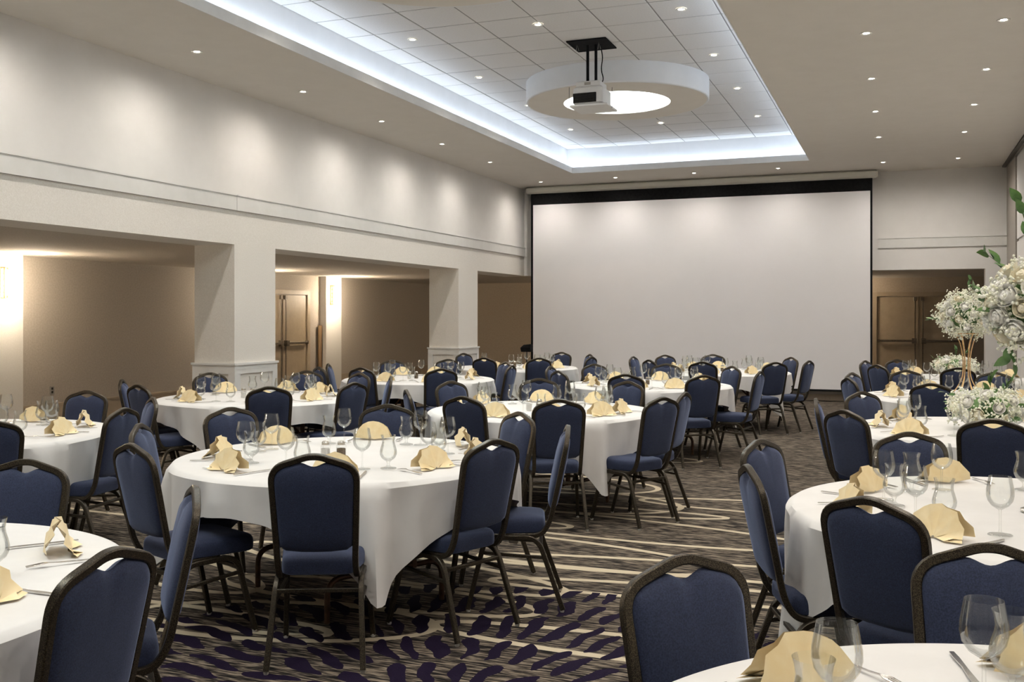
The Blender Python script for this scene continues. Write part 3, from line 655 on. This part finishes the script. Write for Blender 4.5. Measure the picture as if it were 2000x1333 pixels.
for t, (cx, cy, ca, ph) in TB.items():
    rnd = random.Random(hash(ph) if 0 else sum(map(ord, ph)))
    table(cx, cy, math.radians(ca+20), TLAB[t])
    o = ob('tablecloth', cloth_mesh(math.radians(ca), sum(map(ord, ph))), None, (cx, cy, 0)); tag(o, CLAB[t], 'tablecloth', 'white tablecloths')
    for i, s in enumerate(seats[t]):
        if s[4]:
            chair(s[0], s[1], s[2], ('navy banquet chair, %s, at the %s' if ',' in s[5] else 'navy blue banquet chair at the %s side of the %s') % (s[5], ph), 'navy banquet chairs')
        place_setting(t, s[3], i, s[5], rnd, False)
    # salt and pepper
    if t not in ('T10','T12','T13','T14','T11'):
        for k, (nm, mt) in enumerate((('salt_shaker','salt'),('pepper_shaker','pepper'))):
            o = ob(nm, None, None, (cx-.06+k*.085*.93, cy-.13+k*.085*.36, .7585)); tag(o, 'small square glass %s shaker in the middle of the %s' % (nm.split('_')[0], ph), 'shaker', 'shakers')
            ob('jar', MB().bbox(-.021,.021,-.021,.021,0,.07,.004).mesh('jar','glass',False), o)
            ob('contents', MB().bbox(-.018,.018,-.018,.018,.004,.052,.003).mesh('contents',mt,False), o)
            ob('cap', MB().lathe([(.021,.070),(.021,.082),(.014,.090),(.001,.092)],14).mesh('cap','chrome'), o)

# ------------------------------------------------------------------ flowers
def rose_mesh(seed, mat):
    rnd = random.Random(seed); mb = MB()
    for layer, (cnt, r, h, w, out) in enumerate(((2,.007,.040,1.5,.8),(3,.013,.041,1.15,.85),(4,.019,.040,.95,.92),(5,.026,.037,.80,1.02),(6,.033,.031,.68,1.16))):
        for k in range(cnt):
            a0 = 2*PI*k/cnt + layer*.7 + rnd.uniform(-.15,.15); vs = []
            for u in range(5):
                t = u/4; prof = (.45, .85, 1.0, 1.0, out)[u]
                for v in range(5):
                    q = (v-2)/2; aa = a0 + q*w
                    rad = r*prof*(1-.06*q*q) + (.0015 if v % 4 == 0 else 0)
                    vs.append((rad*math.cos(aa), rad*math.sin(aa), -.004+h*t*(1-.16*q*q*t)))
            mb.add(vs, [(u*5+v, u*5+v+1, (u+1)*5+v+1, (u+1)*5+v) for u in range(4) for v in range(4)])
    mb.lathe([(.001,-.004),(.016,.004),(.021,.018),(.016,.031),(.006,.035),(.001,.033)], 12)
    me = mb.mesh('rose', mat, True)
    for p in me.polygons: p.use_smooth = True
    return me
ROSES = [rose_mesh(1,'petal'), rose_mesh(2,'petal'), rose_mesh(3,'petal_cream')]
def leaf_mesh(l, w):
    mb = MB(); vs = []
    for i in range(6):
        t = i/5; ww = w*math.sin(PI*min(1,t**.8))*.5; z = .12*l*math.sin(t*PI*.7)
        vs += [(-ww, t*l, z+.12*ww), (0, t*l, z-.0), (ww, t*l, z+.12*ww)]
    mb.add(vs, [(i*3+k, i*3+k+1, i*3+k+4, i*3+k+3) for i in range(5) for k in range(2)])
    return mb.mesh('leaf', 'leaf', True)
LEAF = [leaf_mesh(.075,.038), leaf_mesh(.055,.026)]
def gyp_mesh(seed, n, rx, rz, zoff=0):
    rnd = random.Random(seed); mb = MB()
    ico = [(0,0,1),(.89,0,.45),(.28,.85,.45),(-.72,.53,.45),(-.72,-.53,.45),(.28,-.85,.45),(.72,.53,-.45),(-.28,.85,-.45),(-.89,0,-.45),(-.28,-.85,-.45),(.72,-.53,-.45),(0,0,-1)]
    fi = [(0,1,2),(0,2,3),(0,3,4),(0,4,5),(0,5,1),(1,6,2),(2,7,3),(3,8,4),(4,9,5),(5,10,1),(6,7,2),(7,8,3),(8,9,4),(9,10,5),(10,6,1),(11,7,6),(11,8,7),(11,9,8),(11,10,9),(11,6,10)]
    for _ in range(n):
        a = rnd.uniform(0,2*PI); u = rnd.uniform(-1,1); k = rnd.uniform(.72,1.10)**1; q = math.sqrt(1-u*u)
        lump = 1+.16*math.sin(3*a+seed)*math.cos(4*u)
        c = Vector((rx*q*math.cos(a)*k*lump, rx*q*math.sin(a)*k*lump, rz*u*k*lump+zoff)); 
        if zoff and c.z < .01: c.z = .01 + rnd.random()*.02
        for _k in range(5):
            p = c + Vector((rnd.gauss(0,.012), rnd.gauss(0,.012), rnd.gauss(0,.012))); s = rnd.uniform(.0045,.0085)
            mb.add([(p.x+s*x, p.y+s*y, p.z+s*z) for x, y, z in ico], fi)
    return mb.mesh('baby_breath', 'gyp', False)
def sprig(base, tip, n, parent, rnd):
    b, t = Vector(base), Vector(tip); mid = (b+t)/2 + Vector((rnd.uniform(-.03,.03), rnd.uniform(-.03,.03), .01))
    pts = [b*(1-u)**2 + mid*2*u*(1-u) + t*u*u for u in [k/8 for k in range(9)]]
    ob('sprig_stem', MB().sweep(pts, .004, sq=False, n=6, taper=lambda u: 1-.6*u).mesh('sprig_stem','stem'), parent)
    for k in range(n):
        u = .35+.65*k/(n-1); p = b*(1-u)**2 + mid*2*u*(1-u) + t*u*u
        d = (t-b).normalized(); rx = rnd.uniform(-.9,.9); 
        q = d.to_track_quat('Y','Z').to_euler()
        ob('leaf', LEAF[k % 2], parent, p, rot=(q.x+rnd.uniform(-.5,.5), q.y+rnd.uniform(-1,1), q.z+(1 if k % 2 else -1)*rnd.uniform(.3,.8)))
def bouquet(o, cz, rx, rz, nr, ngyp, nleaf, seed, zmin=None):
    rnd = random.Random(seed)
    f = ob('foliage_core', MB().lathe([(.001,-rz*.72),(rx*.40,-rz*.45),(rx*.58,0),(rx*.42,rz*.45),(.001,rz*.72)], 14).mesh('foliage_core','leaf'), o, (0,0,cz))
    g = ob('baby_breath', gyp_mesh(seed, ngyp, rx, rz), o, (0,0,cz)); g['kind'] = 'stuff'
    ga = PI*(3-math.sqrt(5))
    for i in range(nr):
        u = 1-2*(i+.5)/nr; u = u*.8+.08; a = ga*i+seed; q = math.sqrt(1-u*u); d = Vector((q*math.cos(a), q*math.sin(a), u))
        p = Vector((d.x*rx*.80, d.y*rx*.80, d.z*rz*.80+cz)); e_ = d.to_track_quat('Z','Y').to_euler(); s = rnd.uniform(1.0,1.35)
        ob('rose', ROSES[i % 3], o, p, rot=e_, scale=(s,s,s))
    for i in range(nleaf):
        a = rnd.uniform(0,2*PI); u = rnd.uniform(-.9,.9); q = math.sqrt(1-u*u); d = Vector((q*math.cos(a), q*math.sin(a), u))
        p = Vector((d.x*rx*.85, d.y*rx*.85, d.z*rz*.85+cz)); e_ = d.to_track_quat('Y','Z').to_euler()
        ob('leaf', LEAF[i % 2], o, p, rot=(e_.x, e_.y+rnd.uniform(-1,1), e_.z))
def wire_stand(o, h, mat, n=6, r0=.10, rw=.028, r1=.085, th=.007):
    for k in range(n):
        a = 2*PI*k/n; ca, sa = math.cos(a), math.sin(a)
        pts = [(r0*ca, r0*sa, .004),(r0*.55*ca, r0*.55*sa, h*.14),(rw*ca, rw*sa, h*.32),(rw*ca, rw*sa, h*.62),(r1*.6*ca, r1*.6*sa, h*.88),(r1*ca, r1*sa, h)]
        ob('wire_leg', MB().sweep(fillet(pts, .08, 5), th, sq=False, n=6).mesh('wire_leg', mat), o)
    ob('top_ring', MB().sweep([(r1*math.cos(2*PI*i/24), r1*math.sin(2*PI*i/24), h) for i in range(25)], th, sq=False, n=6).mesh('top_ring', mat), o)
ZTAB = .7585
# front right: silver pole stand
c = TB['T10']; o = ob('flower_stand', None, None, (c[0]+.02, c[1], ZTAB)); tag(o, 'tall silver stand with white roses and trailing greenery on the front right table', 'flowers', 'floral centrepieces')
for dx, dy in ((-.045,-.02),(-.005,-.045),(.045,.02),(.005,.045)): ob('pole', MB().sweep([(dx,dy,.012),(dx,dy,.66)], .015, sq=False, n=10).mesh('pole','chrome'), o)
ob('base_plate', MB().lathe([(.001,0),(.07,0),(.07,.008),(.06,.012),(.001,.012)], 28).mesh('base_plate','chrome'), o)
ob('top_plate', MB().lathe([(.001,.655),(.10,.655),(.10,.665),(.001,.665)], 28).mesh('top_plate','chrome'), o)
bouquet(o, .80, .21, .19, 46, 520, 26, 11)
rnd = random.Random(5)
for b_, t_, n_ in (((-.03,-.02,.92),(-.065,.02,1.21),9),((-.06,-.02,.88),(-.20,.02,1.02),6),((.05,-.02,.92),(.10,0,1.15),8),((-.10,-.05,.68),(-.10,-.06,.58),4),((-.12,0,.80),(-.24,.0,.87),5)): sprig(b_, t_, n_, o, rnd)
# third right: gold wire stand
c = TB['T13']; o = ob('flower_stand', None, None, (c[0]+.03, c[1], ZTAB)); tag(o, 'tall gold wire stand with white blossoms on the third right table', 'flowers', 'floral centrepieces')
wire_stand(o, .60, 'gold', 6, .14, .030, .10, .010)
bouquet(o, .78, .26, .22, 34, 760, 14, 12)
for b_, t_, n_ in (((-.20,0,.75),(-.33,0,.73),4),((0,0,.98),(.05,0,1.12),5)): sprig(b_, t_, n_, o, rnd)
# low mounds
def mound(t, dx, dy, label, seed, ng):
    c = TB[t]; o = ob('flower_mound', None, None, (c[0]+dx, c[1]+dy, ZTAB)); tag(o, label, 'flowers', 'floral centrepieces')
    ob('bowl', MB().lathe([(.001,0),(.08,0),(.11,.03),(.115,.06),(.10,.06),(.001,.05)], 24).mesh('bowl','plastic_white'), o)
    rz_ = .12
    bouquet(o, .15, .26, rz_, 20, ng, 16, seed)
    for b_, t_, n_ in (((0,0,.22),(.02,0,.36),7),((.06,0,.22),(.14,0,.33),7),((-.10,0,.2),(-.26,0,.24),3)): sprig(b_, t_, n_, o, rnd)
mound('T12', .0, .0, 'low mound of baby\'s breath, cream roses and green leaves on the second right table', 21, 480)
mound('T14', .05, 0, 'low mound of white flowers on the farthest right table before the doors', 22, 380)
